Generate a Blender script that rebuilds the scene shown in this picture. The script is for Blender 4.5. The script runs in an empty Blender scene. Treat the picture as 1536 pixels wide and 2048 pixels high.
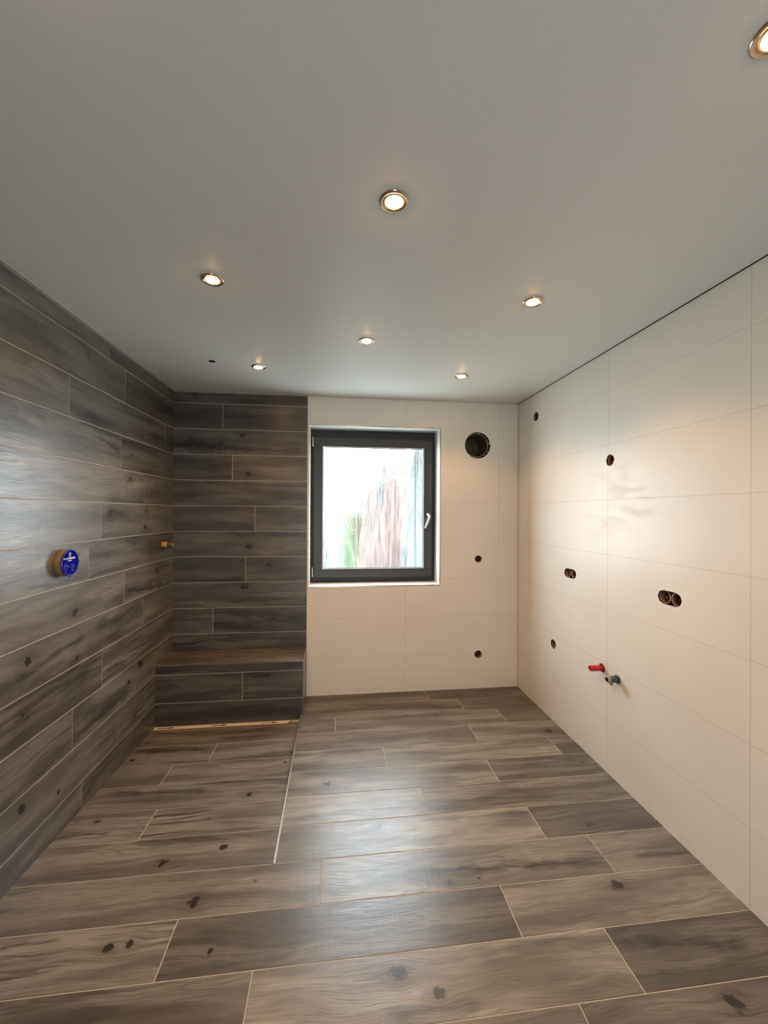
import bpy, bmesh, math, random
from mathutils import Vector, Matrix
random.seed(7)
sc = bpy.context.scene
COL = sc.collection

# ---------------------------------------------------------------- view, camera
sc.view_settings.view_transform = 'Standard'
sc.view_settings.look = 'None'
sc.view_settings.exposure = 0.0
sc.view_settings.gamma = 1.0
sc.view_settings.use_curve_mapping = False
sc.render.engine = 'CYCLES'
sc.cycles.use_denoising = True
sc.cycles.max_bounces = 10
sc.cycles.diffuse_bounces = 6
sc.cycles.glossy_bounces = 4
sc.cycles.transmission_bounces = 6
sc.cycles.transparent_max_bounces = 12
sc.cycles.sample_clamp_indirect = 6.0
sc.cycles.caustics_reflective = False
sc.cycles.caustics_refractive = False

YAW, PITCH, ROLL, FPX, CH = 0.1164, 0.0021, 0.0050, 812.94, 1.4892
cy, sy, cp, sp = math.cos(YAW), math.sin(YAW), math.cos(PITCH), math.sin(PITCH)
Fv = Vector((sy*cp, cy*cp, sp)); Rv = Vector((cy, -sy, 0)); Uv = Rv.cross(Fv)
R2 = math.cos(ROLL)*Rv + math.sin(ROLL)*Uv
U2 = -math.sin(ROLL)*Rv + math.cos(ROLL)*Uv
cam = bpy.data.cameras.new('camera'); camo = bpy.data.objects.new('camera', cam); COL.objects.link(camo)
m = Matrix(((R2.x, U2.x, -Fv.x, 0), (R2.y, U2.y, -Fv.y, 0), (R2.z, U2.z, -Fv.z, CH), (0, 0, 0, 1)))
camo.matrix_world = m
cam.sensor_fit = 'HORIZONTAL'; cam.sensor_width = 36.0; cam.lens = 36.0*FPX/1536.0
cam.clip_start = 0.02
sc.camera = camo

# ---------------------------------------------------------------- room numbers
D, XL, XR, H = 3.3477, -1.2705, 1.556, 2.4347
YR = -1.45                       # rear wall
XB = -0.2341                     # where dark planks meet the pale tiles
P = 0.202                        # plank pitch
WX0, WX1, WZ0, WZ1 = -0.2205, 0.8665, 0.8855, 2.2030
DX0, DX1, DZ1 = -0.15, 0.15, 2.05  # added narrow doorway in the unseen rear wall, lets in fill daylight
BX, BY, BZ = -0.2385, 3.053, 0.400  # bench right side, front, top

# ---------------------------------------------------------------- light
SKY = (0.80, 0.925, 1.0); SKY_STRENGTH = 20.5
LAMP_COLOR = (1.0, 0.52, 0.195); LAMP_W = 15.5
w = bpy.data.worlds.new('sky'); sc.world = w; w.use_nodes = True
bg = w.node_tree.nodes['Background']
bg.inputs[0].default_value = (*SKY, 1); bg.inputs[1].default_value = SKY_STRENGTH

def portal(name, loc, sx, sz, flip):
    l = bpy.data.lights.new(name, 'AREA'); l.shape = 'RECTANGLE'; l.size = sx; l.size_y = sz
    l.cycles.is_portal = True
    o = bpy.data.objects.new(name, l); COL.objects.link(o); o.location = loc
    o.rotation_euler = (math.radians(-90 if flip else 90), 0, 0)
portal('window_daylight', ((WX0+WX1)/2, D+0.32, (WZ0+WZ1)/2), WX1-WX0, WZ1-WZ0, True)

portal('added_doorway_fill', ((DX0+DX1)/2, YR-0.14, DZ1/2), DX1-DX0, DZ1, False)  # portal of the added doorway, fill light from behind the camera

# ---------------------------------------------------------------- node helpers
class G:
    def __init__(s, mat):
        s.nt = mat.node_tree; s.n = s.nt.nodes; s.l = s.nt.links
    def node(s, t, **k):
        o = s.n.new(t)
        for a, b in k.items(): setattr(o, a, b)
        return o
    def put(s, sock, v):
        if isinstance(v, bpy.types.NodeSocket): s.l.new(v, sock)
        elif isinstance(v, (tuple, list)):
            sock.default_value = (*v, 1) if len(sock.default_value) == 4 and len(v) == 3 else v
        else: sock.default_value = v
    def m(s, op, a, b=None, c=None, clamp=False):
        o = s.node('ShaderNodeMath', operation=op, use_clamp=clamp)
        s.put(o.inputs[0], a)
        if b is not None: s.put(o.inputs[1], b)
        if c is not None: s.put(o.inputs[2], c)
        return o.outputs[0]
    def add(s, a, b): return s.m('ADD', a, b)
    def sub(s, a, b): return s.m('SUBTRACT', a, b)
    def mul(s, a, b): return s.m('MULTIPLY', a, b)
    def div(s, a, b): return s.m('DIVIDE', a, b)
    def xyz(s, x, y, z):
        o = s.node('ShaderNodeCombineXYZ')
        for i, v in enumerate((x, y, z)): s.put(o.inputs[i], v)
        return o.outputs[0]
    def sep(s, v):
        o = s.node('ShaderNodeSeparateXYZ'); s.put(o.inputs[0], v); return o.outputs
    def attr(s, name):
        return s.node('ShaderNodeAttribute', attribute_name=name).outputs['Vector']
    def noise(s, vec, scale=1.0, detail=2.0, rough=0.5, dist=0.0, color=False):
        o = s.node('ShaderNodeTexNoise'); s.put(o.inputs['Vector'], vec)
        o.inputs['Scale'].default_value = scale; o.inputs['Detail'].default_value = detail
        o.inputs['Roughness'].default_value = rough; o.inputs['Distortion'].default_value = dist
        return o.outputs['Color' if color else 'Fac']
    def ramp(s, f, lo, hi, a=0.0, b=1.0, smooth=True):
        o = s.node('ShaderNodeMapRange', interpolation_type='SMOOTHSTEP' if smooth else 'LINEAR')
        for i, v in enumerate((f, lo, hi, a, b)): s.put(o.inputs[i], v)
        return o.outputs[0]
    def mix(s, f, a, b, mode='MIX'):
        o = s.node('ShaderNodeMix', data_type='RGBA', blend_type=mode)
        s.put(o.inputs[0], f); s.put(o.inputs[6], a); s.put(o.inputs[7], b)
        return o.outputs[2]
    def bump(s, h, strength=0.3, dist=0.001):
        o = s.node('ShaderNodeBump'); s.put(o.inputs['Height'], h)
        o.inputs['Strength'].default_value = strength; o.inputs['Distance'].default_value = dist
        return o.outputs[0]

def mat(name, color=(.5, .5, .5), rough=0.5, metal=0.0, spec=0.5, nz=0.0, nscale=40.0, **kw):
    """plain principled with a little procedural variation of colour"""
    M = bpy.data.materials.new(name); M.use_nodes = True
    b = M.node_tree.nodes['Principled BSDF']
    b.inputs['Base Color'].default_value = (*color, 1)
    b.inputs['Roughness'].default_value = rough
    b.inputs['Metallic'].default_value = metal
    b.inputs['Specular IOR Level'].default_value = spec
    if nz:
        g = G(M); tc = g.node('ShaderNodeNewGeometry').outputs['Position']
        n = g.noise(tc, nscale, 3.0)
        k = g.ramp(n, 0.3, 0.7, 1-nz, 1+nz*.5)
        c = g.node('ShaderNodeVectorMath', operation='SCALE'); c.inputs[0].default_value = color
        g.put(c.inputs['Scale'], k); g.l.new(c.outputs[0], b.inputs['Base Color'])
        g.l.new(g.bump(n, 0.15, 0.001), b.inputs['Normal'])
    for k, v in kw.items(): b.inputs[k].default_value = v
    return M

# ---- wood look porcelain plank
def wood_material():
    M = bpy.data.materials.new('wood_look_tile'); M.use_nodes = True
    g = G(M); b = g.n['Principled BSDF']
    uv = g.node('ShaderNodeUVMap', uv_map='plank_uv').outputs[0]
    u, v, _ = g.sep(uv)
    seed = g.sep(g.attr('seed')); tone = g.sep(g.attr('tone'))   # tone: brightness, figure, band strength
    # broad wander of the grain
    wn = g.noise(g.xyz(g.mul(u, 2.1), g.mul(v, 5.0), seed[0]), 1.0, 2.0)
    wn2 = g.noise(g.xyz(g.mul(u, 7.0), g.mul(v, 14.0), seed[1]), 1.0, 2.0)
    wob = g.add(g.mul(g.sub(wn, .5), .085), g.mul(g.sub(wn2, .5), .010))
    wv = g.add(v, wob)
    core = None; halo = None
    for i in (1, 2, 3):
        k = g.sep(g.attr('knot%d' % i))
        size = g.m('MAXIMUM', k[2], 0.0005)
        du = g.div(g.sub(u, k[0]), size); dv = g.div(g.sub(v, k[1]), size)
        side = g.m('MULTIPLY', dv, g.m('EXPONENT', g.mul(g.add(g.mul(g.m('POWER', g.m('ABSOLUTE', du), 2), .16), g.mul(g.mul(dv, dv), .30)), -1.0)))
        wv = g.sub(wv, g.mul(side, g.mul(size, .75)))
        nz = g.noise(g.xyz(g.mul(u, 42), g.mul(v, 42), seed[2]), 1.0, 4.0)
        r = g.m('SQRT', g.add(g.mul(g.mul(du, du), .75), g.mul(dv, dv)))
        r = g.add(r, g.mul(g.sub(nz, .5), 2.6))
        c = g.ramp(r, 1.0, .62)
        h = g.m('EXPONENT', g.mul(g.add(g.mul(g.mul(du, du), .12), g.mul(g.mul(dv, dv), .25)), -1.0))
        ok = g.m('GREATER_THAN', k[2], 0.002)
        c = g.mul(c, ok); h = g.mul(h, ok)
        core = c if core is None else g.m('MAXIMUM', core, c)
        halo = h if halo is None else g.m('MAXIMUM', halo, h)
    # growth figure
    f_mid = g.noise(g.xyz(g.mul(u, 1.7), g.mul(wv, 46), seed[1]), 1.0, 4.0, .6)
    f_fine = g.noise(g.xyz(g.mul(u, 9.0), g.mul(wv, 420), seed[2]), 1.0, 2.0)
    f_broad = g.noise(g.xyz(g.mul(u, 1.6), g.mul(wv, 11), seed[2]), 1.0, 3.0, .55)
    f_cloud = g.noise(g.xyz(g.mul(u, 3.4), g.mul(v, 7), seed[0]), 1.0, 3.0)
    ringn = g.noise(g.xyz(g.mul(u, 1.3), g.mul(wv, 16), seed[0]), 1.0, 1.0)
    rings = g.m('SINE', g.mul(ringn, 95.0))
    ringmask = g.ramp(f_cloud, .48, .66)
    # saw marks across the plank
    saw = g.noise(g.xyz(g.mul(u, 130), g.mul(v, 6), seed[0]), 1.0, 2.0)
    sawm = g.mul(g.ramp(saw, .58, .75), g.ramp(f_cloud, .5, .62))
    # dark streaks given per plank
    streak = None
    for i in (1, 2):
        a = g.sep(g.attr('streak%da' % i)); c = g.sep(g.attr('streak%db' % i))
        un = g.div(g.sub(u, a[0]), g.m('MAXIMUM', a[2], .01))
        wig = g.noise(g.xyz(g.mul(u, 7), seed[i], 0.3), 1.0, 2.0)
        vc = g.add(a[1], g.add(g.mul(g.sub(u, a[0]), c[0]), g.mul(g.sub(wig, .5), .04)))
        wid = g.m('MULTIPLY', g.m('MAXIMUM', c[1], .001), g.ramp(g.noise(g.xyz(g.mul(u, 11), seed[i], 3.3), 1.0, 1.0), .3, .7, .45, 1.9))
        d = g.div(g.sub(v, vc), wid)
        e = g.m('EXPONENT', g.mul(g.mul(d, d), -1.0))
        ends = g.ramp(g.m('ABSOLUTE', un), 1.15, .75)
        inner = g.ramp(g.noise(g.xyz(g.mul(u, 14), g.mul(wv, 120), seed[i]), 1.0, 3.0), .3, .62, .45, 1.1)
        s_ = g.mul(g.mul(g.mul(e, ends), c[2]), inner)
        streak = s_ if streak is None else g.m('MAXIMUM', streak, s_)
    dark = (0.040, 0.032, 0.026); mid = (0.131, 0.119, 0.103); light = (0.270, 0.251, 0.220)
    base = g.mix(g.ramp(f_broad, .36, .66), mid, light)
    bands = g.mul(g.ramp(f_mid, .50, .70), tone[2])
    base = g.mix(g.m('MULTIPLY', bands, .95, clamp=True), base, (0.070, 0.056, 0.044))
    lightb = g.mul(g.ramp(f_mid, .42, .28), tone[2])
    base = g.mix(g.m('MULTIPLY', lightb, .35, clamp=True), base, (0.30, 0.25, 0.20))
    base = g.mix(g.mul(g.ramp(f_fine, .49, .62), .50), base, (0.075, 0.06, 0.048))
    base = g.mix(g.mul(g.mul(g.ramp(rings, .3, 1.0), ringmask), .42), base, (0.08, 0.064, 0.05))
    base = g.mix(g.mul(sawm, .22), base, (0.30, .25, .2))
    cloud = g.mul(g.ramp(g.add(g.mul(f_broad, .5), g.mul(f_cloud, .5)), .47, .38), tone[1])
    base = g.mix(g.m('MULTIPLY', cloud, .8, clamp=True), base, dark)
    base = g.mix(g.m('MULTIPLY', g.mul(halo, g.ramp(f_mid, .30, .62, .35, 1.0)), .62, clamp=True), base, (0.085, 0.066, 0.052))
    base = g.mix(g.m('MULTIPLY', streak, .92, clamp=True), base, (0.036, 0.030, 0.026))
    base = g.mix(g.m('MULTIPLY', core, .93, clamp=True), base, (0.022, 0.018, 0.016))
    sc_ = g.node('ShaderNodeVectorMath', operation='SCALE'); g.put(sc_.inputs[0], base); g.put(sc_.inputs['Scale'], g.mul(tone[0], .92))
    g.l.new(sc_.outputs[0], b.inputs['Base Color'])
    lowf = g.noise(g.xyz(g.mul(u, 18), g.mul(v, 34), seed[1]), 1.0, 3.0)
    g.l.new(g.ramp(f_fine, .3, .7, .28, .40), b.inputs['Roughness'])
    b.inputs['Specular IOR Level'].default_value = 0.55
    hgt = g.add(g.mul(f_fine, .5), g.add(g.mul(lowf, .9), g.add(g.mul(saw, .35), g.mul(f_mid, .5))))
    g.l.new(g.bump(hgt, .55, .0011), b.inputs['Normal'])
    return M
WOOD = wood_material()
GROUT = mat('grout', (0.50, 0.46, 0.39), .85, nz=.15, nscale=90)

def tile_material(name, axis, c0, pitch, z0=0.3042, zp=0.3168):
    M = bpy.data.materials.new(name); M.use_nodes = True
    g = G(M); b = g.n['Principled BSDF']
    pos = g.sep(g.node('ShaderNodeNewGeometry').outputs['Position'])
    c = pos[axis]; z = pos[2]
    def line(x, x0, p, hw):
        t = g.div(g.sub(x, x0), p)
        fr = g.m('ABSOLUTE', g.sub(g.m('FRACT', g.add(t, .5)), .5))
        return g.ramp(g.mul(fr, p), hw, hw*.45)
    vl = line(c, c0, pitch, .0017)
    if axis == 1: vl = g.mul(vl, g.m('LESS_THAN', c, 2.7))
    ln = g.m('MAXIMUM', vl, line(z, z0, zp, .0013))
    weave = g.noise(g.xyz(g.mul(c, 60), g.mul(z, 900), 0), 1.0, 2.0)
    weave2 = g.noise(g.xyz(g.mul(c, 900), g.mul(z, 60), 3), 1.0, 2.0)
    soft = g.noise(g.xyz(g.mul(c, 2.5), g.mul(z, 2.5), 5), 1.0, 2.0)
    tint = g.mix(g.ramp(soft, .3, .7), (0.715, 0.690, 0.630), (0.750, 0.726, 0.668))
    tint = g.mix(g.mul(g.ramp(g.add(weave, weave2), .9, 1.15), .10), tint, (0.60, .56, .48))
    smear = None
    if axis == 1:   # wiped adhesive smudges round the outlet hole
        d = g.m('SQRT', g.add(g.m('POWER', g.div(g.sub(c, 2.13), .50), 2), g.m('POWER', g.div(g.sub(z, 1.60), .34), 2)))
        sn = g.noise(g.xyz(g.add(g.mul(c, 3.2), g.mul(z, 2.5)), g.sub(g.mul(z, 12), g.mul(c, 3)), 1), 1.0, 3.0, .6, 1.2)
        smear = g.mul(g.ramp(sn, .48, .66), g.ramp(d, 1.0, .35))
        tint = g.mix(g.mul(smear, .12), tint, (.50, .47, .40))
    col = g.mix(g.mul(ln, .62), tint, (0.33, 0.30, 0.25))
    g.l.new(col, b.inputs['Base Color'])
    if smear is None: b.inputs['Roughness'].default_value = .42
    else: g.l.new(g.ramp(smear, 0, 1, .40, .50), b.inputs['Roughness'])
    b.inputs['Specular IOR Level'].default_value = .40
    h = g.sub(g.mul(g.add(weave, weave2), .35), g.mul(ln, 2.0))
    g.l.new(g.bump(h, .3, .0005), b.inputs['Normal'])
    return M
TILE_BACK = tile_material('pale_tile_back', 0, 0.574, 0.807)
TILE_RIGHT = tile_material('pale_tile_right', 1, 2.1806, 0.816)

def ceiling_material():
    M = bpy.data.materials.new('stretch_ceiling_satin'); M.use_nodes = True
    g = G(M); b = g.n['Principled BSDF']
    pos = g.node('ShaderNodeNewGeometry').outputs['Position']
    n = g.noise(pos, 700, 2.0); n2 = g.noise(pos, 3.0, 2.0)
    g.l.new(g.mix(g.ramp(n, .35, .65), (0.70, .69, .665), (0.75, .74, .715)), b.inputs['Base Color'])
    b.inputs['Roughness'].default_value = .42; b.inputs['Specular IOR Level'].default_value = .35
    g.l.new(g.bump(n, .12, .0004), b.inputs['Normal'])
    return M
CEIL = ceiling_material()
CHROME = mat('brushed_chrome', (.62, .60, .57), .22, 1.0, nz=.06, nscale=60)
ALU = mat('satin_aluminium', (.66, .63, .58), .34, 1.0, nz=.08, nscale=120)
ALUDARK = mat('gold_lit_edge_profile', (.55, .46, .34), .26, 1.0, nz=.08, nscale=120)  # silver edging, its dark, gold-lit look put into the colour
STEEL = mat('glow_tinted_steel_ring', (.62, .50, .40), .20, 1.0)  # ring metal tinted with the lamps' warm glow
REVEAL = mat('white_reveal', (.80, .81, .80), .45, nz=.04, nscale=30)
FRAME = mat('anthracite_frame', (.038, .037, .037), .42, nz=.10, nscale=200)
GASKET = mat('black_gasket', (.006, .006, .006), .6)
BEAD = mat('glint_painted_bead', (.80, .80, .78), .35)  # light caught on the bead edges painted as a pale colour
DARKVOID = mat('dark_masonry', (.035, .026, .020), .9, nz=.4, nscale=60)
ROOF = mat('dark_ceiling_void', (.02, .02, .02), .9)
PLASTER = mat('plain_plaster', (.55, .53, .49), .8, nz=.05)
BRICKRED = mat('red_socket_box_plastic', (.115, .020, .014), .5, nz=.35, nscale=140)
BROWNBOX = mat('brown_socket_box_plastic', (.15, .055, .028), .55, nz=.45, nscale=160)
BOXRIM = mat('dusty_box_rim', (.34, .26, .20), .7, nz=.3, nscale=200)
RED = mat('red_plastic_plug', (.56, .018, .018), .38, nz=.15, nscale=90)
TEAL = mat('teal_plastic_plug', (.030, .095, .13), .40, nz=.2, nscale=90)
DULLZINC = mat('dull_zinc', (.42, .38, .33), .5, .8, nz=.3, nscale=200)
BRASS = mat('brass', (.42, .31, .12), .38, 1.0, nz=.2, nscale=100)
GREYRUB = mat('grey_pipe_plastic', (.085, .085, .085), .45, nz=.15, nscale=80)
YELLOW = mat('yellow_plug_plastic', (.80, .43, .045), .4, nz=.12, nscale=90)
CARD = mat('ochre_box_housing', (.235, .150, .070), .62, nz=.2, nscale=70)
BLUE = mat('cobalt_blue_cover', (.0005, .001, .20), .5, 0.0, .02, nz=.08, nscale=60)
BLUELT = mat('blue_cover_rim', (.010, .012, .20), .4)
PRINT = mat('white_print', (.80, .80, .88), .6)
PRINT2 = mat('faint_blue_print', (.16, .18, .60), .6)
DUCT = mat('grey_duct_sleeve', (.30, .25, .20), .5, nz=.3, nscale=70)
DUCTIN = mat('dark_duct_inside', (.10, .068, .040), .38, nz=.3, nscale=30)
FILM = mat('cream_protective_film', (.80, .74, .64), .30, nz=.05, nscale=50)
BLACKINK = mat('black_ink', (.012, .011, .01), .6)
GOLD = mat('bare_channel_metal', (.62, .50, .33), .25, 1.0)
MORTAR = mat('mortar_crumbs', (.36, .31, .26), .9, nz=.4, nscale=150)

# ---------------------------------------------------------------- mesh helpers
def link(name, me, parent=None, mats=(), smooth=False):
    o = bpy.data.objects.new(name, me); COL.objects.link(o)
    for mm in mats: me.materials.append(mm)
    if smooth:
        for p in me.polygons: p.use_smooth = True
    if parent: o.parent = parent
    return o
def from_bm(name, bm, mats, parent=None, smooth=False):
    me = bpy.data.meshes.new(name); bmesh.ops.recalc_face_normals(bm, faces=bm.faces) if False else None
    bm.to_mesh(me); bm.free()
    return link(name, me, parent, mats if isinstance(mats, (list, tuple)) else (mats,), smooth)
def box(bm, x0, x1, y0, y1, z0, z1, mi=0, bev=0.0):
    vs = [bm.verts.new(p) for p in ((x0,y0,z0),(x1,y0,z0),(x1,y1,z0),(x0,y1,z0),(x0,y0,z1),(x1,y0,z1),(x1,y1,z1),(x0,y1,z1))]
    fs = [bm.faces.new([vs[i] for i in f]) for f in ((3,2,1,0),(4,5,6,7),(0,1,5,4),(1,2,6,5),(2,3,7,6),(3,0,4,7))]
    for f in fs: f.material_index = mi
    if bev:
        es = list({e for f in fs for e in f.edges})
        bmesh.ops.bevel(bm, geom=es, offset=bev, segments=2, affect='EDGES', clamp_overlap=True)
    return fs
def lathe(bm, prof, M4, n=40, mi=0, close=False):
    """prof: list of (r, h) revolved round local z, placed by matrix M4"""
    rings = []
    for r, h in prof:
        if r < 1e-6: rings.append([bm.verts.new(M4 @ Vector((0, 0, h)))])
        else: rings.append([bm.verts.new(M4 @ Vector((r*math.cos(2*math.pi*i/n), r*math.sin(2*math.pi*i/n), h))) for i in range(n)])
    for a, b_ in zip(rings, rings[1:]):
        for i in range(n):
            j = (i+1) % n
            q = [a[i % len(a)], a[j % len(a)], b_[j % len(b_)], b_[i % len(b_)]]
            q = [x for k, x in enumerate(q) if x not in q[:k]]
            if len(q) > 2:
                f = bm.faces.new(q); f.material_index = mi; f.smooth = True
def axisM(loc, d):
    """matrix whose local z points along d"""
    d = Vector(d).normalized(); q = Vector((0, 0, 1)).rotation_difference(d)
    return Matrix.Translation(loc) @ q.to_matrix().to_4x4()
def struct(o): o['kind'] = 'structure'; return o
def tag(o, label, cat, group=None):
    o['label'] = label; o['category'] = cat
    if group: o['group'] = group
    return o
def thing(name, label, cat, loc, group=None):
    o = bpy.data.objects.new(name, None); COL.objects.link(o); o.location = loc
    o.empty_display_size = .05
    return tag(o, label, cat, group)
def reparent(o, root):
    o.parent = root; o.matrix_parent_inverse = Matrix.Translation(root.location).inverted()

# ---------------------------------------------------------------- planks
class Planks:
    NAMES = ('seed', 'tone', 'knot1', 'knot2', 'knot3', 'streak1a', 'streak1b', 'streak2a', 'streak2b')
    def __init__(s, batch=1.0):
        s.batch = batch; s.v = []; s.f = []; s.mi = []; s.uv = []; s.at = {n: [] for n in s.NAMES}
    def quad(s, pts, uvs, mi, at=None):
        i = len(s.v); s.v += pts; s.f.append((i, i+1, i+2, i+3)); s.mi.append(mi); s.uv += uvs
        for n in s.NAMES: s.at[n].append(at[n] if at else (0, 0, 0))
    def grout(s, fr, u0, u1, v0, v1, depth=.0013):
        O, U, V, N = fr
        p = [O+U*a+V*b-N*depth for a, b in ((u0, v0), (u1, v0), (u1, v1), (u0, v1))]
        s.quad(p, [(0, 0)]*4, 1)
    def plank(s, fr, full, clip, knots, streaks, tones, rnd, g=.0017):
        """full = (u0,u1,v0,v1) whole plank; clip = visible area"""
        O, U, V, N = fr
        fu0, fu1, fv0, fv1 = full
        u0 = max(fu0+g, clip[0]); u1 = min(fu1-g, clip[1]); v0 = max(fv0+g, clip[2]); v1 = min(fv1-g, clip[3])
        if u1-u0 < .004 or v1-v0 < .004: return
        ins = lambda x, y: u0 <= x <= u1 and v0 <= y <= v1
        ks = [(x-fu0, y-fv0, r) for x, y, r in knots if ins(x, y)]
        ks = [(a, b_, c*1.3) for a, b_, c in ks]
        nset = len(ks)
        while len(ks) < 3:
            if rnd.random() < (.30 if nset == 0 else .12):
                ks.append((rnd.uniform(.05, max(.1, fu1-fu0-.05)), rnd.uniform(.03, .17), rnd.uniform(.004, .011)))
            else: ks.append((-9, -9, 0))
        ss = []
        for (xa, ya, xb, yb, wd, st) in streaks:
            if ins((xa+xb)/2, (ya+yb)/2):
                ss.append(((( xa+xb)/2-fu0, (ya+yb)/2-fv0, abs(xb-xa)/2), ((yb-ya)/(xb-xa), wd, st)))
        while len(ss) < 2:
            if rnd.random() < .45:
                ss.append(((rnd.uniform(0, fu1-fu0), rnd.uniform(.01, .19), rnd.uniform(.12, .4)), (rnd.uniform(-.06, .06), rnd.uniform(.005, .014), rnd.uniform(.35, .75))))
            else: ss.append(((-9, -9, .01), (0, .001, 0)))
        t = None; wf = s.batch
        for x, y, tb, tf, tg in tones:
            if ins(x, y): t = (tb, tf, tg)
        if t is None: t = (rnd.uniform(.82, 1.16), rnd.uniform(.05, .7), rnd.uniform(.3, .95))
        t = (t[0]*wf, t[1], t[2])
        at = dict(seed=(rnd.uniform(0, 90), rnd.uniform(0, 90), rnd.uniform(0, 90)), tone=t, knot1=ks[0], knot2=ks[1], knot3=ks[2],
                  streak1a=ss[0][0], streak1b=ss[0][1], streak2a=ss[1][0], streak2b=ss[1][1])
        b = .0009
        q = lambda a, c, h: O+U*a+V*c-N*h
        T = [(u0+b, v0+b), (u1-b, v0+b), (u1-b, v1-b), (u0+b, v1-b)]; E = [(u0, v0), (u1, v0), (u1, v1), (u0, v1)]
        uvf = lambda a: (a[0]-fu0, a[1]-fv0)
        s.quad([q(*a, 0) for a in T], [uvf(a) for a in T], 0, at)
        for i in range(4):
            j = (i+1) % 4
            s.quad([q(*E[i], .0013), q(*E[j], .0013), q(*T[j], 0), q(*T[i], 0)], [uvf(E[i]), uvf(E[j]), uvf(T[j]), uvf(T[i])], 0, at)
    def rows(s, fr, clip, rows, knots=(), streaks=(), tones=(), seed=1, pitch=1.2225):
        """rows: list of (v0, v1, [joint positions along u])"""
        rnd = random.Random(seed)
        for v0, v1, js in rows:
            js = sorted(js) if js else [rnd.uniform(clip[0], clip[0]+pitch)]
            while js[0] > clip[0]: js.insert(0, js[0]-pitch)
            while js[-1] < clip[1]: js.append(js[-1]+pitch)
            for a, b_ in zip(js, js[1:]):
                s.plank(fr, (a, b_, v0, v1), clip, knots, streaks, tones, rnd)
        s.grout(fr, clip[0], clip[1], clip[2], clip[3])
    def build(s, name, parent=None, extra=None, mats=None):
        me = bpy.data.meshes.new(name)
        V_ = list(s.v); F_ = list(s.f); MI = list(s.mi)
        me.from_pydata([tuple(p) for p in V_], [], F_)
        me.polygons.foreach_set('material_index', MI)
        uvl = me.uv_layers.new(name='plank_uv')
        flat = [c for p in s.uv for c in p]
        uvl.data.foreach_set('uv', flat)
        for n in s.NAMES:
            a = me.attributes.new(n, 'FLOAT_VECTOR', 'FACE')
            a.data.foreach_set('vector', [c for p in s.at[n] for c in p])
        o = link(name, me, parent, mats or (WOOD, GROUT))
        return o
    def boxq(s, x0, x1, y0, y1, z0, z1, mi):
        c = [Vector(p) for p in ((x0,y0,z0),(x1,y0,z0),(x1,y1,z0),(x0,y1,z0),(x0,y0,z1),(x1,y0,z1),(x1,y1,z1),(x0,y1,z1))]
        for f in ((3,2,1,0),(4,5,6,7),(0,1,5,4),(1,2,6,5),(2,3,7,6),(3,0,4,7)):
            s.quad([c[i] for i in f], [(0, 0)]*4, mi)
X, Y, Z = Vector((1, 0, 0)), Vector((0, 1, 0)), Vector((0, 0, 1))

# ---- features read off the tiles (position along plank, across, size)
FK = [(.204,1.301,.020),(1.214,1.111,.022),(1.125,1.515,.017),(-.531,1.625,.017),(.206,1.916,.013),(.738,2.936,.012),
      (1.452,2.638,.018),(-.041,2.253,.014),(-.698,1.494,.012),(.463,1.599,.008),(.326,1.235,.015),(-.76,1.49,.014)]
FS = [(.20,1.662,1.167,1.628,.012,.95),(.148,1.199,.445,1.203,.012,.8),(-.189,2.355,.237,2.331,.014,.7),
      (.486,2.052,1.105,2.041,.010,.8),(-1.2,1.52,-.95,1.54,.008,.8),(-1.2,1.41,-.90,1.437,.008,.7),(.965,1.315,1.43,1.253,.016,.75),
      (-.985,1.522,-.837,1.514,.008,.8),(.4,3.06,1.0,3.05,.012,.6),(.1,3.08,.6,3.09,.012,.6)]
FT = [(1.3,1.26,.60,.5,.7),(0.1,1.46,.66,.3,.9),(.95,1.46,1.05,.1,.4),(.3,1.26,1.12,.1,.4),(-1.0,1.46,1.08,.2,1.0),(-.5,1.26,.80,.6,.6),
      (-.7,1.66,.92,.1,.35),(.5,1.66,.95,.3,.6),(1.35,1.66,.90,.35,.4),(.6,1.87,1.08,.1,.4),(1.2,1.87,.72,.3,.9),(.1,2.07,1.10,.05,.4),
      (1.0,2.07,.90,.6,.9),(.3,2.27,1.05,.35,.5),(1.2,2.27,.78,.4,.7),(0,2.47,1.05,.5,.5),(.8,2.47,1.05,.1,.4),(1.5,2.47,.7,.4,.5),
      (.3,2.67,.85,.2,.4),(1.2,2.67,.95,.3,.5),(-.1,2.87,.82,.2,.5),(.6,2.87,1.0,.2,.6),(1.4,2.87,.70,.2,.5),(.3,3.08,.85,.7,.7),(1.3,3.08,.72,.4,.5),
      (.2,3.26,.72,.5,.8),(1.1,3.26,.75,.5,.8),(.9,1.11,.8,.2,.5)]
floor = Planks(1.10)  # same tile, brighter lighting of the floor painted in
fr_floor = (Vector((0, 0, 0)), X, Y, Z)
Y0 = 3.1824
def frow(k): return (Y0-P*(k-1), Y0-P*(k-2))
joints = {1:[.747],2:[.971],3:[1.22,-.0005],4:[.93],5:[1.403,.302],6:[.907],7:[.462],8:[.966],9:[1.163,-.056],10:[.658,-.567],
          11:[.963,-.2625],12:[.74,-.48],13:[.35,-.87],14:[1.2,-.02],15:[.55]}
near = [(*frow(k), joints.get(k, [.3+((k*.37) % 1.2)])) for k in range(9, 25)]
far = [(*frow(k), joints[k]) for k in range(1, 9)]
ysplit = Y0-P*7
floor.rows(fr_floor, (XL-.02, XR+.02, YR-.02, ysplit), near, FK, FS, FT, 11)
floor.rows(fr_floor, (-.2505, XR+.02, ysplit, D+.02), far, FK, FS, FT, 12)
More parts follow.
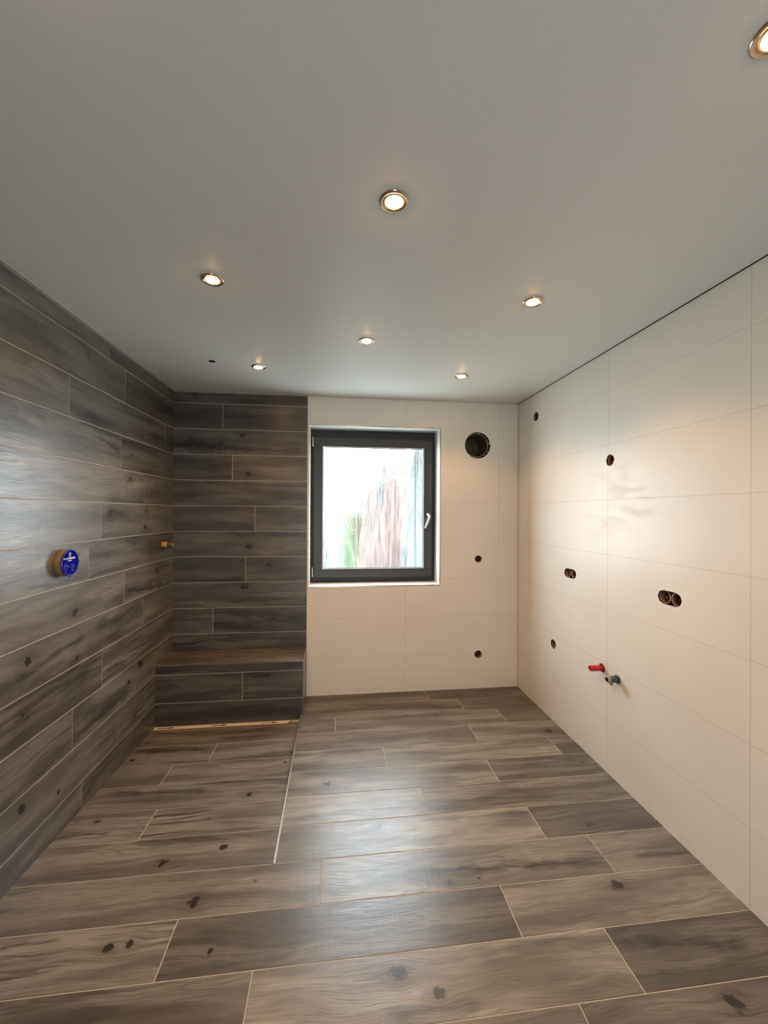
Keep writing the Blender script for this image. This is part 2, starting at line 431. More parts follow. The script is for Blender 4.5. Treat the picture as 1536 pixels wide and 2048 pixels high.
# sloped shower floor
SL = .031
fr_sh = (Vector((0, ysplit, 0)), X, Vector((0, 1, -SL)), Z)
shj = {1:[-.06],2:[-.89],3:[-.06],4:[-.963],5:[-.766],6:[-.06]}
SK = [(-1.231,2.643-ysplit,.013),(-.452,2.239-ysplit,.013),(-.489,1.884-ysplit,.013),(-.300,2.52-ysplit,.010),(-.722,1.826-ysplit,.016)]
SS = [(-1.282,.255,-1.044,.261,.009,1.0),(-1.2,.555,-.65,.527,.014,.8),(-1.274,.975,-.808,.950,.020,.9),(-.75,1.075,-.42,1.085,.010,.8),(-.918,.184,-.42,.166,.020,.8)]
ST = [(-1.1,.1,1.0,.25,.4),(-.5,.3,1.05,.1,1.35),(-1.1,.3,1.0,.1,.6),(-.6,.5,.85,.6,.6),(-1.1,.7,.85,.5,.5),(-.5,.7,1.05,.15,.5),(-.5,.9,.90,.2,.4),(-1.1,.9,.9,.5,.6),(-.7,1.1,.95,.4,.8)]
floor.rows(fr_sh, (XL-.02, -.2590, 0, 3.0-ysplit), [(P*(i-1), P*i, shj[i]) for i in range(1, 7)] + [(P*6, P*7, [-.06])], SK, SS, ST, 13)
floor.boxq(XL-.1, XR+.1, YR-.1, D+.1, -.20, -.10, 1)
# riser under the metal strip + screed under drain
floor.boxq(-.2590, -.2505, ysplit, D, -.10, -.0016, 1)
struct(floor.build('floor'))

# ---- left wall
left = Planks(.82)  # same tile, dimness of the left wall painted in
fr_left = (Vector((XL, 0, 0)), Y, Z, X)
z0 = .1243
def wrow(r): return (z0+P*(11-r), z0+P*(12-r))
lj = {0:[2.447],1:[2.625],2:[2.106,3.206],3:[2.58],4:[2.872],5:[2.381],6:[2.265],7:[2.623],8:[2.87],9:[2.392],10:[2.143],11:[2.562],12:[2.221]}
LK = [(1.849,.864,.016),(2.156,.992,.015),(2.891,1.382,.017),(3.08,1.071,.017),(2.827,.492,.020),(2.679,.432,.012),(2.174,.766,.010),(2.752,.190,.014),
      (1.822,.272,.016),(2.46,1.477,.016),(2.9,1.49,.012),(2.681,1.693,.012)]
LS = [(1.45,1.93,1.95,1.892,.025,.8),(2.303,1.891,2.568,1.849,.009,.8),(1.75,.80,2.30,.87,.012,.85),(2.3,.87,2.828,.87,.022,.8),(2.1,.376,2.72,.381,.020,.85),
      (2.636,1.006,3.321,.930,.016,.95),(2.4,1.56,3.1,1.54,.015,.7),(1.4,.62,2.3,.66,.016,.7),(1.6,2.13,2.6,2.15,.03,.7),(2.45,1.33,3.0,1.28,.02,.5)]
LT = [(1.6,2.05,.9,.2,.4),(2.5,2.05,.8,.6,.6),(3.28,2.05,.6,.6,.5),(1.8,1.84,1.0,.5,.4),(3.0,1.84,.72,.3,.5),(2.2,1.63,1.15,.2,.5),(3.1,1.63,.8,.2,.3),
      (1.8,1.43,1.12,.05,.35),(2.9,1.43,1.0,.7,.4),(1.8,1.23,1.05,.1,.35),(2.8,1.23,.85,.4,.9),(1.9,1.03,1.05,.05,.35),(3.0,1.03,1.0,.5,.4),
      (2.2,.82,.95,.5,.4),(3.1,.82,.95,.05,.3),(1.8,.62,.78,.4,.9),(2.9,.62,1.0,.1,1.5),(1.6,.42,.82,.3,.8),(2.6,.42,.95,.4,.4),(1.9,.22,.95,.1,.4),(2.9,.22,.9,.1,.8),
      (1.7,2.25,.72,.5,.5),(3.0,2.25,.7,.4,.5),(1.9,2.4,.7,.3,.5),(3.0,2.4,.7,.3,.5),(1.8,.05,.85,.1,.4),(2.9,.05,.75,.4,.8)]
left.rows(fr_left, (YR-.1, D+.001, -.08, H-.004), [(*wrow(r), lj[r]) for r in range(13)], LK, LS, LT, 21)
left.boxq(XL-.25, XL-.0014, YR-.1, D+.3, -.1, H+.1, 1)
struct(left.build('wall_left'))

# ---- boolean cutting helper (applied, the cutters are removed)
def cut(o, cutters):
    for c in cutters:
        md = o.modifiers.new('cut', 'BOOLEAN'); md.operation = 'DIFFERENCE'; md.solver = 'EXACT'; md.object = c
        md.material_mode = 'TRANSFER'
    dg = bpy.context.evaluated_depsgraph_get(); dg.update()
    me = bpy.data.meshes.new_from_object(o.evaluated_get(dg), preserve_all_data_layers=True, depsgraph=dg)
    o.modifiers.clear(); old = o.data; o.data = me; me.name = o.name
    bpy.data.meshes.remove(old)
    for c in cutters:
        d = c.data; bpy.data.objects.remove(c); bpy.data.meshes.remove(d)
def prism(name, outline, origin, U, V, N, depth, m_, front=.01):
    """closed prism along N from +front to -depth"""
    bm = bmesh.new(); o_ = Vector(origin)
    a = [bm.verts.new(o_+U*p[0]+V*p[1]+N*front) for p in outline]
    b_ = [bm.verts.new(o_+U*p[0]+V*p[1]-N*depth) for p in outline]
    n = len(outline)
    bm.faces.new(a); bm.faces.new(b_[::-1])
    for i in range(n):
        j = (i+1) % n; bm.faces.new((a[i], b_[i], b_[j], a[j]))
    bmesh.ops.recalc_face_normals(bm, faces=bm.faces)
    return from_bm(name, bm, m_)
def circle(r, n=32, jit=0.0, seed=0):
    rn = random.Random(seed)
    return [(math.cos(2*math.pi*i/n)*r*(1+rn.uniform(-jit, jit)), math.sin(2*math.pi*i/n)*r*(1+rn.uniform(-jit, jit))) for i in range(n)]
def stadium(hl, r, n=9, cham=False):
    """slot of half length hl, half height r"""
    pts = []
    for i in range(n): a = -math.pi/2+math.pi*i/(n-1); pts.append((hl-r+r*math.cos(a), r*math.sin(a)))
    for i in range(n): a = math.pi/2+math.pi*i/(n-1); pts.append((-hl+r+r*math.cos(a), r*math.sin(a)))
    return pts

# ---- back wall: dark planks on the left, pale tiles with the window on the right
slab = bmesh.new(); box(slab, XB, XR-.0035, D, D+.34, -.05, H+.1)
wall_b = from_bm('wall_back', slab, TILE_BACK)
VENT = (1.191, 2.068, .112)
BACKHOLES = [(1.202, 1.100, .031, 1), (1.204, .289, .033, 2)]
cutters = []
bmw = bmesh.new(); box(bmw, WX0, WX1, D-.05, D+.5, WZ0, WZ1); cutters.append(from_bm('cutter', bmw, REVEAL))
cutters.append(prism('cutter', circle(VENT[2], 56, .008, 3), (VENT[0], D, VENT[1]), X, Z, -Y, .30, DARKVOID))
for x, z, r, s_ in BACKHOLES:
    cutters.append(prism('cutter', circle(r, 14, .05, s_), (x, D, z), X, Z, -Y, .055, DARKVOID))
cut(wall_b, cutters)
# outer wall round the opening goes on further left behind the planks
back = Planks(.61)  # same tile, painted darkest for the dim back wall
fr_back = (Vector((0, D, 0)), X, Z, -Y)
bj = {0:[-.06],1:[-.899],2:[-.06],3:[-.823],4:[-.06],5:[-.647],6:[-.06],7:[-.718],8:[-.06],9:[-.964],10:[-.06],11:[-.06],12:[-.06]}
BK = [(-.751,2.099,.016),(-.908,2.04,.013),(-.32,2.002,.012),(-.699,1.797,.015),(-.692,1.215,.016),(-.536,1.066,.012),(-.725,.895,.020)]
BS = [(-1.277,2.02,-.89,1.985,.040,1.0),(-.95,2.005,-.2,1.975,.016,.8),(-.934,1.326,-.253,1.310,.014,.85),(-1.139,.946,-.721,.948,.010,.8),
      (-.949,.70,-.447,.662,.022,.8),(-.95,.60,-.3,.64,.02,.6),(-.8,.785,-.3,.79,.008,.7),(-1.2,1.72,-.3,1.70,.014,.6)]
BT = [(-1.0,2.25,.78,.2,.4),(-.5,2.25,.72,.4,.7),(-.5,2.05,1.0,.2,.4),(-1.0,1.84,.85,.2,.4),(-.5,1.84,1.1,.1,.4),(-.7,1.63,.95,.3,.9),(-1,1.43,.95,.1,.4),
      (-.4,1.43,1.1,.1,.3),(-.7,1.23,1.08,.1,.4),(-1,1.03,.9,.2,.6),(-.4,1.03,1.0,.2,.4),(-.7,.82,1.0,.1,.8),(-1.1,.62,1.0,.2,.7),(-.6,.62,.75,.8,.5),(-.7,.42,.80,.2,1.5),(-.7,2.4,.7,.5,.5)]
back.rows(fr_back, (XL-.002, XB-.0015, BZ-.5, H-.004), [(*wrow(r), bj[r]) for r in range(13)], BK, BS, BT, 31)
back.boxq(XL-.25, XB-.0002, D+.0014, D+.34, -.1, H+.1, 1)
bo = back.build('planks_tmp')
# joined into one wall mesh
def join(target, src):
    dep = bpy.context.view_layer
    for ob in dep.objects: ob.select_set(False)
    target.select_set(True); src.select_set(True); dep.objects.active = target
    bpy.ops.object.join()
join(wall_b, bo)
struct(wall_b)

# ---- right wall
slab = bmesh.new(); box(slab, XR, XR+.30, YR-.1, D+.34, -.05, H+.1)
wall_r = from_bm('wall_right', slab, TILE_RIGHT)
RH = dict(
    lamp=(3.036, 2.252, 'round', .037), oct=(2.163, 1.797, 'oct', .033), low=(2.767, .550, 'round', .033),
    dbl1=(2.559, 1.090, 'slot', .031), dbl2=(1.742, 1.094, 'slot', .033))
cutters = []
for k, (y, z, t, r) in RH.items():
    out = {'round': lambda: circle(r, 14, .05, 5), 'oct': lambda: [(a*1.0, b_) for a, b_ in circle(r*1.06, 8, .09, 9)],
           'slot': lambda: stadium(.0695, r, 5)}[t]()
    cutters.append(prism('cutter', out, (XR, y, z), Y, Z, -X, .058, DARKVOID))
cut(wall_r, cutters)
struct(wall_r)

# ---- unseen rear wall behind the camera, with a doorway added for fill daylight
bm = bmesh.new()
box(bm, XL-.25, DX0, YR-.12, YR, -.1, H+.1); box(bm, DX1, XR+.3, YR-.12, YR, -.1, H+.1); box(bm, DX0, DX1, YR-.12, YR, DZ1, H+.1)
struct(from_bm('wall_rear', bm, PLASTER))
bm = bmesh.new()
for a in ((DX0-.06, DX0+.015), (DX1-.015, DX1+.06)): box(bm, *a, YR-.13, YR+.014, 0, DZ1+.06, bev=.004)
box(bm, DX0+.015, DX1-.015, YR-.13, YR+.014, DZ1-.015, DZ1+.06, bev=.004)
struct(from_bm('added_doorway_1', bm, REVEAL))  # casing of the added, unseen doorway

# ---- ceiling (stretched sheet standing just clear of the walls) with its cable hole
bm = bmesh.new(); box(bm, XL+.004, XR-.0065, YR+.001, D-.0025, H, H+.012)
ceil = from_bm('ceiling', bm, CEIL)
LAMPS = [(.169, 1.219), (-.507, 1.7225), (.867, 1.7245), (.160, 2.229), (-.508, 2.719), (.850, 2.718), (.858, .700), (-.507, .700)]
cutters = [prism('cutter', circle(.0215, 20, .06, 4), (-.781, 2.658, H), X, Y, -Z, .05, ROOF)]
for x, y in LAMPS: cutters.append(prism('cutter', circle(.037, 32), (x, y, H), X, Y, -Z, .05, ROOF))
cut(ceil, cutters)
struct(ceil)
bm = bmesh.new(); box(bm, XL-.25, XR+.3, YR-.12, D+.34, H+.06, H+.2)
struct(from_bm('ceiling', bm, ROOF))

# ---- trims
bm = bmesh.new(); box(bm, -.2588, -.2506, ysplit, BY, -.045, .0016, bev=.0006)
struct(from_bm('trim_1', bm, ALU))
bm = bmesh.new(); t_ = .0045   # square metal edging round the window opening
box(bm, WX0-t_, WX1+t_, D-.0015, D+.012, WZ1-.0008, WZ1+t_, bev=.0006); box(bm, WX0-t_, WX1+t_, D-.0015, D+.012, WZ0-t_, WZ0+.0008, bev=.0006)
box(bm, WX0-t_, WX0+.0008, D-.0015, D+.012, WZ0, WZ1, bev=.0006); box(bm, WX1-.0008, WX1+t_, D-.0015, D+.012, WZ0, WZ1, bev=.0006)
struct(from_bm('trim_2', bm, ALUDARK))
bm = bmesh.new(); box(bm, XB-.0025, XB+.0012, D-.0012, D+.01, BZ-.41, H-.005)
struct(from_bm('trim_3', bm, mat('pale_joint_profile', (.60, .56, .50), .45)))

bm = bmesh.new()  # black strips along the ceiling edge stand in for the shade in the gap
box(bm, XR-.0075, XR-.0002, YR, D-.0002, H-.0012, H+.02); box(bm, XL+.0002, XL+.0045, YR, D-.0002, H-.0005, H+.02); box(bm, XL, XR, D-.0032, D-.0003, H-.0005, H+.02)
struct(from_bm('gap_shade_strip', bm, mat('painted_gap_shade', (.02, .018, .016), .8)))

# ---------------------------------------------------------------- window
def ring_frame(bm, x0, x1, z0_, z1, wl, y0, y1, mi=0, bev=.003):
    box(bm, x0, x1, y0, y1, z0_, z0_+wl, mi, bev); box(bm, x0, x1, y0, y1, z1-wl, z1, mi, bev)
    box(bm, x0, x0+wl, y0, y1, z0_+wl, z1-wl, mi, bev); box(bm, x1-wl, x1, y0, y1, z0_+wl, z1-wl, mi, bev)
win = bpy.data.objects.new('window_1', None); COL.objects.link(win); win.location = ((WX0+WX1)/2, D+.2, WZ0); win['kind'] = 'structure'
def wpart(name, bm, m_, parent=None, smooth=False):
    o = from_bm(name, bm, m_, smooth=smooth)
    if parent is None: reparent(o, win)
    else:
        o.parent = parent; o.matrix_parent_inverse = parent.matrix_basis.inverted() @ Matrix.Identity(4)
        o.matrix_parent_inverse = Matrix.Translation(win.location).inverted() if False else Matrix.Identity(4)
    return o
bm = bmesh.new(); ring_frame(bm, WX0-.002, WX1+.002, WZ0-.002, WZ1+.002, .085, D+.195, D+.265)
wpart('window_frame', bm, mat('shaded_outer_frame', (.014, .013, .013), .5))  # same frame painted nearly black for the shade of the recess
SX0, SX1, SZ0, SZ1 = -.191, .8345, .9335, 2.1285
GX0, GX1, GZ0, GZ1 = -.1150, .7630, 1.0085, 2.0560
bm = bmesh.new()
ring_frame(bm, SX0, SX1, SZ0, SZ1, .071, D+.160, D+.1945)
sash = wpart('window_sash', bm, FRAME)
bm = bmesh.new(); ring_frame(bm, SX0+.0712, SX1-.0712, SZ0+.0712, SZ1-.0712, .0045, D+.163, D+.180, bev=.001)
wpart('glazing_bead', bm, BEAD, sash)
bm = bmesh.new(); ring_frame(bm, SX0+.0757, SX1-.0757, SZ0+.0757, SZ1-.0757, .005, D+.172, D+.182, bev=.001)
wpart('gasket', bm, GASKET, sash)
# obscured glass
def glass_material():
    M = bpy.data.materials.new('obscured_glass'); M.use_nodes = True
    g = G(M); n = g.n; n.remove(n['Principled BSDF']); out = n['Material Output']
    pos = g.sep(g.node('ShaderNodeNewGeometry').outputs['Position'])
    st = g.noise(g.xyz(g.mul(pos[0], 110), g.mul(pos[2], 4), 0), 1.0, 3.0)
    fine = g.noise(g.xyz(g.mul(pos[0], 500), g.mul(pos[2], 200), 2), 1.0, 2.0)
    rf = g.node('ShaderNodeBsdfRefraction'); rf.inputs['Roughness'].default_value = .06; rf.inputs['IOR'].default_value = 1.45
    g.l.new(g.bump(g.add(st, g.mul(fine, .2)), .6, .003), rf.inputs['Normal'])
    tr = g.node('ShaderNodeBsdfTransparent')
    tl = g.node('ShaderNodeBsdfTranslucent'); tl.inputs[0].default_value = (.95, .97, .97, 1)
    m1 = g.node('ShaderNodeMixShader'); m1.inputs[0].default_value = .25
    g.l.new(tr.outputs[0], m1.inputs[1]); g.l.new(rf.outputs[0], m1.inputs[2])
    m2 = g.node('ShaderNodeMixShader'); g.l.new(g.ramp(st, .3, .7, .004, .022), m2.inputs[0])
    g.l.new(m1.outputs[0], m2.inputs[1]); g.l.new(tl.outputs[0], m2.inputs[2])
    gl = g.node('ShaderNodeBsdfGlossy'); gl.inputs['Roughness'].default_value = .1
    m3 = g.node('ShaderNodeMixShader'); m3.inputs[0].default_value = .04
    g.l.new(m2.outputs[0], m3.inputs[1]); g.l.new(gl.outputs[0], m3.inputs[2])
    g.l.new(m3.outputs[0], out.inputs[0])
    return M
def clear_material():
    M = bpy.data.materials.new('clear_glass_face'); M.use_nodes = True
    g = G(M); n = g.n; n.remove(n['Principled BSDF'])
    rf = g.node('ShaderNodeBsdfRefraction'); rf.inputs['Roughness'].default_value = 0; rf.inputs['IOR'].default_value = 1.45
    tr = g.node('ShaderNodeBsdfTransparent'); mx = g.node('ShaderNodeMixShader'); mx.inputs[0].default_value = 0.0
    g.l.new(tr.outputs[0], mx.inputs[1]); g.l.new(rf.outputs[0], mx.inputs[2]); g.l.new(mx.outputs[0], n['Material Output'].inputs[0])
    return M
bm = bmesh.new(); fs = box(bm, GX0-.006, GX1+.006, D+.182, D+.188, GZ0-.006, GZ1+.006)
for i, f in enumerate(fs): f.material_index = 0 if i == 2 else 1
wpart('glass_pane', bm, (glass_material(), clear_material()), sash)
# hinges
for hz in (2.092, .982):
    bm = bmesh.new(); lathe(bm, [(0, -.042), (.0055, -.042), (.0065, -.040), (.0065, .040), (.0055, .042), (0, .042)], Matrix.Translation((SX0-.0105, D+.163, hz)), 16)
    wpart('hinge', bm, CHROME, sash, True)
# handle
hx, hz = .803, 1.476
bm = bmesh.new()
lathe(bm, [(.017, 0), (.017, .006), (.014, .009), (.011, .011), (.011, .030), (.0, .032)], axisM((hx, D+.160, hz), (0, -1, 0)), 28)
hr = wpart('window_handle', bm, CHROME, sash, True)
def tube(bm, pts, rad, n=12, flat=1.0):
    rings = []
    for i, p in enumerate(pts):
        d = (pts[min(i+1, len(pts)-1)]-pts[max(i-1, 0)]).normalized()
        s1 = d.cross(Vector((0, 1, 0))).normalized(); s2 = d.cross(s1).normalized()
        rr = rad[i] if isinstance(rad, (list, tuple)) else rad
        rings.append([bm.verts.new(p+s1*rr*math.cos(2*math.pi*k/n)+s2*rr*flat*math.sin(2*math.pi*k/n)) for k in range(n)])
    for a, b_ in zip(rings, rings[1:]):
        for k in range(n):
            j = (k+1) % n; f = bm.faces.new((a[k], a[j], b_[j], b_[k])); f.smooth = True
    bm.faces.new(rings[0][::-1]); bm.faces.new(rings[-1])
bm = bmesh.new()
hp = [(hx, D+.135, hz+.004), (hx+.002, D+.122, hz-.010), (hx-.002, D+.116, hz-.030), (hx-.012, D+.115, hz-.060), (hx-.024, D+.116, hz-.090), (hx-.036, D+.118, hz-.118)]
tube(bm, [Vector(p) for p in hp], [.0095, .0105, .0105, .0095, .0088, .0075], 14, .8)
wpart('handle_lever', bm, CHROME, sash, True)

# ---------------------------------------------------------------- bench in the shower
bench = thing('shower_bench', 'low built-in shower bench clad in dark wood-look tiles with metal edges', 'bench', (-.75, 3.2, 0))
def bpart(o): reparent(o, bench); return o
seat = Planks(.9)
seat.rows((Vector((0, BY, BZ)), X, Y, Z), (XL+.0005, BX-.002, .002, D-BY-.001), [(0, P, [-.06]), (P, 2*P, [-.06])], [(-.55,.1,.008)], [(-1.2,.22,-.8,.215,.012,.8)], [(-.6,.1,.95,.2,.7),(-.6,.25,.9,.3,.9)], 41)
bpart(seat.build('seat'))
fp = Planks(.62)  # same tile as the seat, painted darker for the shaded front
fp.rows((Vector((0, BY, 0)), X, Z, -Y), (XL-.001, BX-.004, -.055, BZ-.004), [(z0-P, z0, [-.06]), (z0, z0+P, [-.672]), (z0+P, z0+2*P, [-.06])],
        [(-.50,.305,.012)], [(-.9,.02,-.3,.03,.02,.4),(-.65,.30,-.45,.30,.012,.9)], [(-1,.22,.78,.15,.3),(-.4,.22,.85,.1,1.7),(-.6,.05,.62,.2,.3),(-.6,.35,.62,.2,.8)], 42)
fp.boxq(XL+.002, BX-.003, BY+.0014, D-.03, -.1, BZ-.0016, 1)
bpart(fp.build('front_panel'))
sd = Planks(.9)
sd.rows((Vector((BX, 0, 0)), Y, Z, X), (BY+.004, D-.001, -.02, BZ-.004), [(z0-P, z0, [2.9]), (z0, z0+P, [2.9]), (z0+P, z0+2*P, [2.9])], (), (), [(3.2,.05,.9,.1,.4),(3.2,.2,1.3,.1,.4),(3.2,.36,1.2,.1,.4)], 43)
bpart(sd.build('side_panel'))
bm = bmesh.new(); box(bm, XL, BX+.001, BY-.0016, BY+.007, BZ-.009, BZ+.0014, bev=.001)
bpart(from_bm('edge_trim', bm, ALUDARK))
bm = bmesh.new(); box(bm, BX-.0075, BX+.001, BY+.007, D, BZ-.009, BZ+.0014, bev=.001)
bpart(from_bm('edge_trim', bm, ALUDARK))
bm = bmesh.new(); box(bm, BX-.0060, BX+.001, BY-.0014, BY+.006, -.05, BZ-.009, bev=.001)
bpart(from_bm('corner_trim', bm, mat('brown_edge_profile', (.17, .13, .10), .4, .6)))

# ---------------------------------------------------------------- linear drain
drain = thing('shower_drain', 'narrow channel drain with cream film and black arrows at the bench foot', 'drain', (-.76, 3.02, -.045))
zd = -SL*(3.02-ysplit)
bm = bmesh.new()
y0_, y1_ = 3.0, BY-.001
box(bm, XL, -.2590, y0_-.003, y0_+.004, zd-.04, zd+.0025, bev=.0007)
box(bm, XL, -.2590, y1_-.004, y1_+.0005, zd-.04, zd+.0035, bev=.0007)
box(bm, XL, -.2590, y0_+.004, y1_-.004, zd-.04, zd-.006)
o = from_bm('channel', bm, GOLD); reparent(o, drain)
bm = bmesh.new(); vs = [bm.verts.new(p) for p in ((XL+.002, y0_+.0045, zd-.006), (-.352, y0_+.0045, zd-.006), (-.330, y1_-.0045, zd-.006), (XL+.002, y1_-.0045, zd-.006))]
vt = [bm.verts.new(v.co+Vector((0, 0, .0065))) for v in vs]
bm.faces.new(vt); bm.faces.new(vs[::-1])
for i in range(4): bm.faces.new((vs[i], vs[(i+1) % 4], vt[(i+1) % 4], vt[i]))
o = from_bm('cover_strip', bm, FILM); reparent(o, drain)
for ax0, ax1 in ((-1.243, -1.127), (-.882, -.768), (-.530, -.417)):
    bm = bmesh.new(); ya = (y0_+y1_)/2+.003; zt = zd+.0008
    pts = [(ax0, -.0035), (ax1-.035, -.0035), (ax1-.035, -.010), (ax1, 0), (ax1-.035, .010), (ax1-.035, .0035), (ax0, .0035)]
    t = [bm.verts.new((a, ya+b_, zt+.0004)) for a, b_ in pts]; lo = [bm.verts.new((a, ya+b_, zt-.0004)) for a, b_ in pts]
    bm.faces.new(t); bm.faces.new(lo[::-1])
    for i in range(7): bm.faces.new((lo[i], lo[(i+1) % 7], t[(i+1) % 7], t[i]))
    o = from_bm('arrow_print', bm, BLACKINK); reparent(o, drain)

# ---------------------------------------------------------------- downlights
LENS = bpy.data.materials.new('lit_lamp_lens'); LENS.use_nodes = True
g = G(LENS); b_ = g.n['Principled BSDF']; b_.inputs['Base Color'].default_value = (.9, .8, .6, 1)
b_.inputs['Emission Color'].default_value = (1.0, .55, .20, 1); b_.inputs['Emission Strength'].default_value = 150.0
GLOWRIM = mat('glow_tinted_metal', (.90, .62, .34), .42, 1.0)  # orange lamp glow painted into the inner ring's metal
dl_labels = [
    'large lit chrome ceiling spotlight nearest the middle of the ceiling',
    'lit recessed ceiling spotlight toward the dark wood wall, nearer of the two there',
    'lit ceiling spotlight near the pale right wall, nearer of the two fully visible there',
    'lit recessed ceiling spotlight above the window, smaller of the two central ones',
    'lit ceiling spotlight over the shower bench, beside the small dark ceiling hole',
    'lit recessed ceiling spotlight at far right, above the round duct opening in the back wall',
    'lit recessed ceiling spotlight cut by the top right edge of the photo',
    'lit recessed ceiling spotlight just beyond the top left of the photo']
def downlight(i, x, y):
    t = thing('recessed_downlight', dl_labels[i], 'spotlight', (x, y, H), 'recessed ceiling spotlights')
    if i == 0:
        bm = bmesh.new()
        lathe(bm, [(.0455, -.0002), (.0452, -.0022), (.043, -.0042), (.0405, -.0052), (.0375, -.0052), (.0350, -.0040), (.0335, -.0018)], Matrix.Identity(4), 56)
        a = from_bm('trim_ring', bm, STEEL, t, True)
        bm = bmesh.new()
        lathe(bm, [(.0335, -.0018), (.0320, -.0040), (.0295, -.0052), (.0275, -.0046), (.0265, -.002), (.0262, .004)], Matrix.Identity(4), 56)
        b2 = from_bm('gimbal_ring', bm, GLOWRIM, t, True)
        bm = bmesh.new(); lathe(bm, [(.0262, -.0010), (.024, -.0035), (.019, -.0085), (.010, -.0115), (0, -.0125)], Matrix.Identity(4), 40)
        c = from_bm('lamp_lens', bm, LENS, t, True)
        downlight.src = (a, b2, c)
    else:
        for s_ in downlight.src:
            c = s_.copy(); COL.objects.link(c); c.parent = t
    l = bpy.data.lights.new('spot_beam', 'SPOT'); l.energy = LAMP_W; l.color = LAMP_COLOR; l.spot_size = math.radians(128); l.spot_blend = .5
    l.shadow_soft_size = .022
    lo = bpy.data.objects.new('spot_beam', l); COL.objects.link(lo); lo.location = (0, 0, -.032); lo.parent = t
for i, (x, y) in enumerate(LAMPS): downlight(i, x, y)

# ---------------------------------------------------------------- round duct in the back wall
vent = thing('ventilation_duct', 'large round open duct hole in the pale back wall, right of the window', 'duct', (VENT[0], D+.02, VENT[1]))
bm = bmesh.new(); Mx = axisM((VENT[0]-.006, D+.010, VENT[1]+.002), (0, 1, 0))
lathe(bm, [(.098, .22), (.098, .0), (.1015, -.001), (.1035, 0), (.1035, .22)], Mx, 56)
o = from_bm('duct_pipe', bm, DUCT, smooth=True); reparent(o, vent)
bm = bmesh.new(); lathe(bm, [(.0975, .002), (.0972, .218)], Mx, 56)
lathe(bm, [(.0975, .218), (0, .218)], Mx, 56)
o = from_bm('duct_inside', bm, DUCTIN, smooth=True); reparent(o, vent)
for k, (ang, sz) in enumerate(((80, .010), (172, .008), (12, .009), (-50, .008), (-95, .006), (-30, .007))):
    bm = bmesh.new(); a = math.radians(ang)
    bmesh.ops.create_icosphere(bm, subdivisions=2, radius=sz)
    rn = random.Random(k)
    for v in bm.verts:
        v.co *= rn.uniform(.75, 1.2); v.co.y *= .6
        v.co += Vector((VENT[0]+.1065*math.cos(a), D+.014, VENT[1]+.1065*math.sin(a)))
    o = from_bm('mortar_lump', bm, MORTAR, smooth=True); reparent(o, vent)

# ---------------------------------------------------------------- boxes in the cut outs
def box_insert(name, label, cat, origin, U, N, z, units, m_, rr, group, depth=.052, extra=None):
    """open flush boxes inside a hole; units = offsets along U"""
    t = thing(name, label, cat, origin+Vector((0, 0, z)), group)
    C0 = origin+Vector((0, 0, z))
    for k, du in enumerate(units):
        bm = bmesh.new(); M_ = axisM(C0+U*du-N*depth, N)
        lathe(bm, [(0, .003), (rr-.003, .003), (rr-.002, .006), (rr-.002, depth-.010), (rr, depth-.009), (rr, .002)], M_, 28)
        o = from_bm('box_shell', bm, m_[k % len(m_)], smooth=True); reparent(o, t)
        bm = bmesh.new(); lathe(bm, [(rr-.0030, depth-.0100), (rr-.0022, depth-.0078), (rr+.0008, depth-.0078), (rr+.0008, depth-.0105)], M_, 28)
        o = from_bm('box_rim', bm, BOXRIM, smooth=True); reparent(o, t)
        # wire stub
        bm = bmesh.new(); c = C0+U*du-N*(depth-.006); rn = random.Random(k+len(label))
        s1 = U.cross(N)
        tube(bm, [c+U*.004, c+N*.012+s1*.004, c+N*.022+U*rn.uniform(-.01, .01), c+N*.026-s1*.010], .0022, 8)
        o = from_bm('wire_stub', bm, BOXRIM if k else BROWNBOX, smooth=True); reparent(o, t)
    return t
box_insert('double_socket_box', 'nearer and larger oblong double socket cut-out in the pale right wall', 'socket box', Vector((XR, 1.742, 0)), Y, -X, 1.094, (-.0355, .0355), (BRICKRED, BROWNBOX), .0315, 'oblong cut-outs in the right wall')
box_insert('double_socket_box', 'farther and smaller oblong double socket cut-out in the right wall', 'socket box', Vector((XR, 2.559, 0)), Y, -X, 1.090, (-.0355, .0355), (BRICKRED, BROWNBOX), .0300, 'oblong cut-outs in the right wall')
box_insert('lamp_outlet', 'jagged round dark hole on a tile joint of the right wall, above eye level', 'wall outlet', Vector((XR, 2.163, 0)), Y, -X, 1.797, (0,), (BROWNBOX,), .030, 'round cut-outs in the right wall')
box_insert('lamp_outlet', 'small dark oval-looking hole high in the right wall close to the ceiling corner', 'wall outlet', Vector((XR, 3.036, 0)), Y, -X, 2.252, (0,), (DARKVOID,), .033, 'round cut-outs in the right wall')
box_insert('cable_outlet', 'small dark hole low in the right wall, farther away than the pipe stubs', 'wall outlet', Vector((XR, 2.767, 0)), Y, -X, .550, (0,), (BROWNBOX,), .030, 'round cut-outs in the right wall')
box_insert('socket_box', 'upper small round dark red socket hole in the back wall, right of the window handle', 'socket box', Vector((1.202, D, 0)), X, -Y, 1.100, (0,), (BRICKRED,), .0285, 'round socket holes in the back wall')
box_insert('socket_box', 'lower small round red socket hole in the back wall near the floor', 'socket box', Vector((1.204, D, 0)), X, -Y, .289, (0,), (BRICKRED,), .0295, 'round socket holes in the back wall')
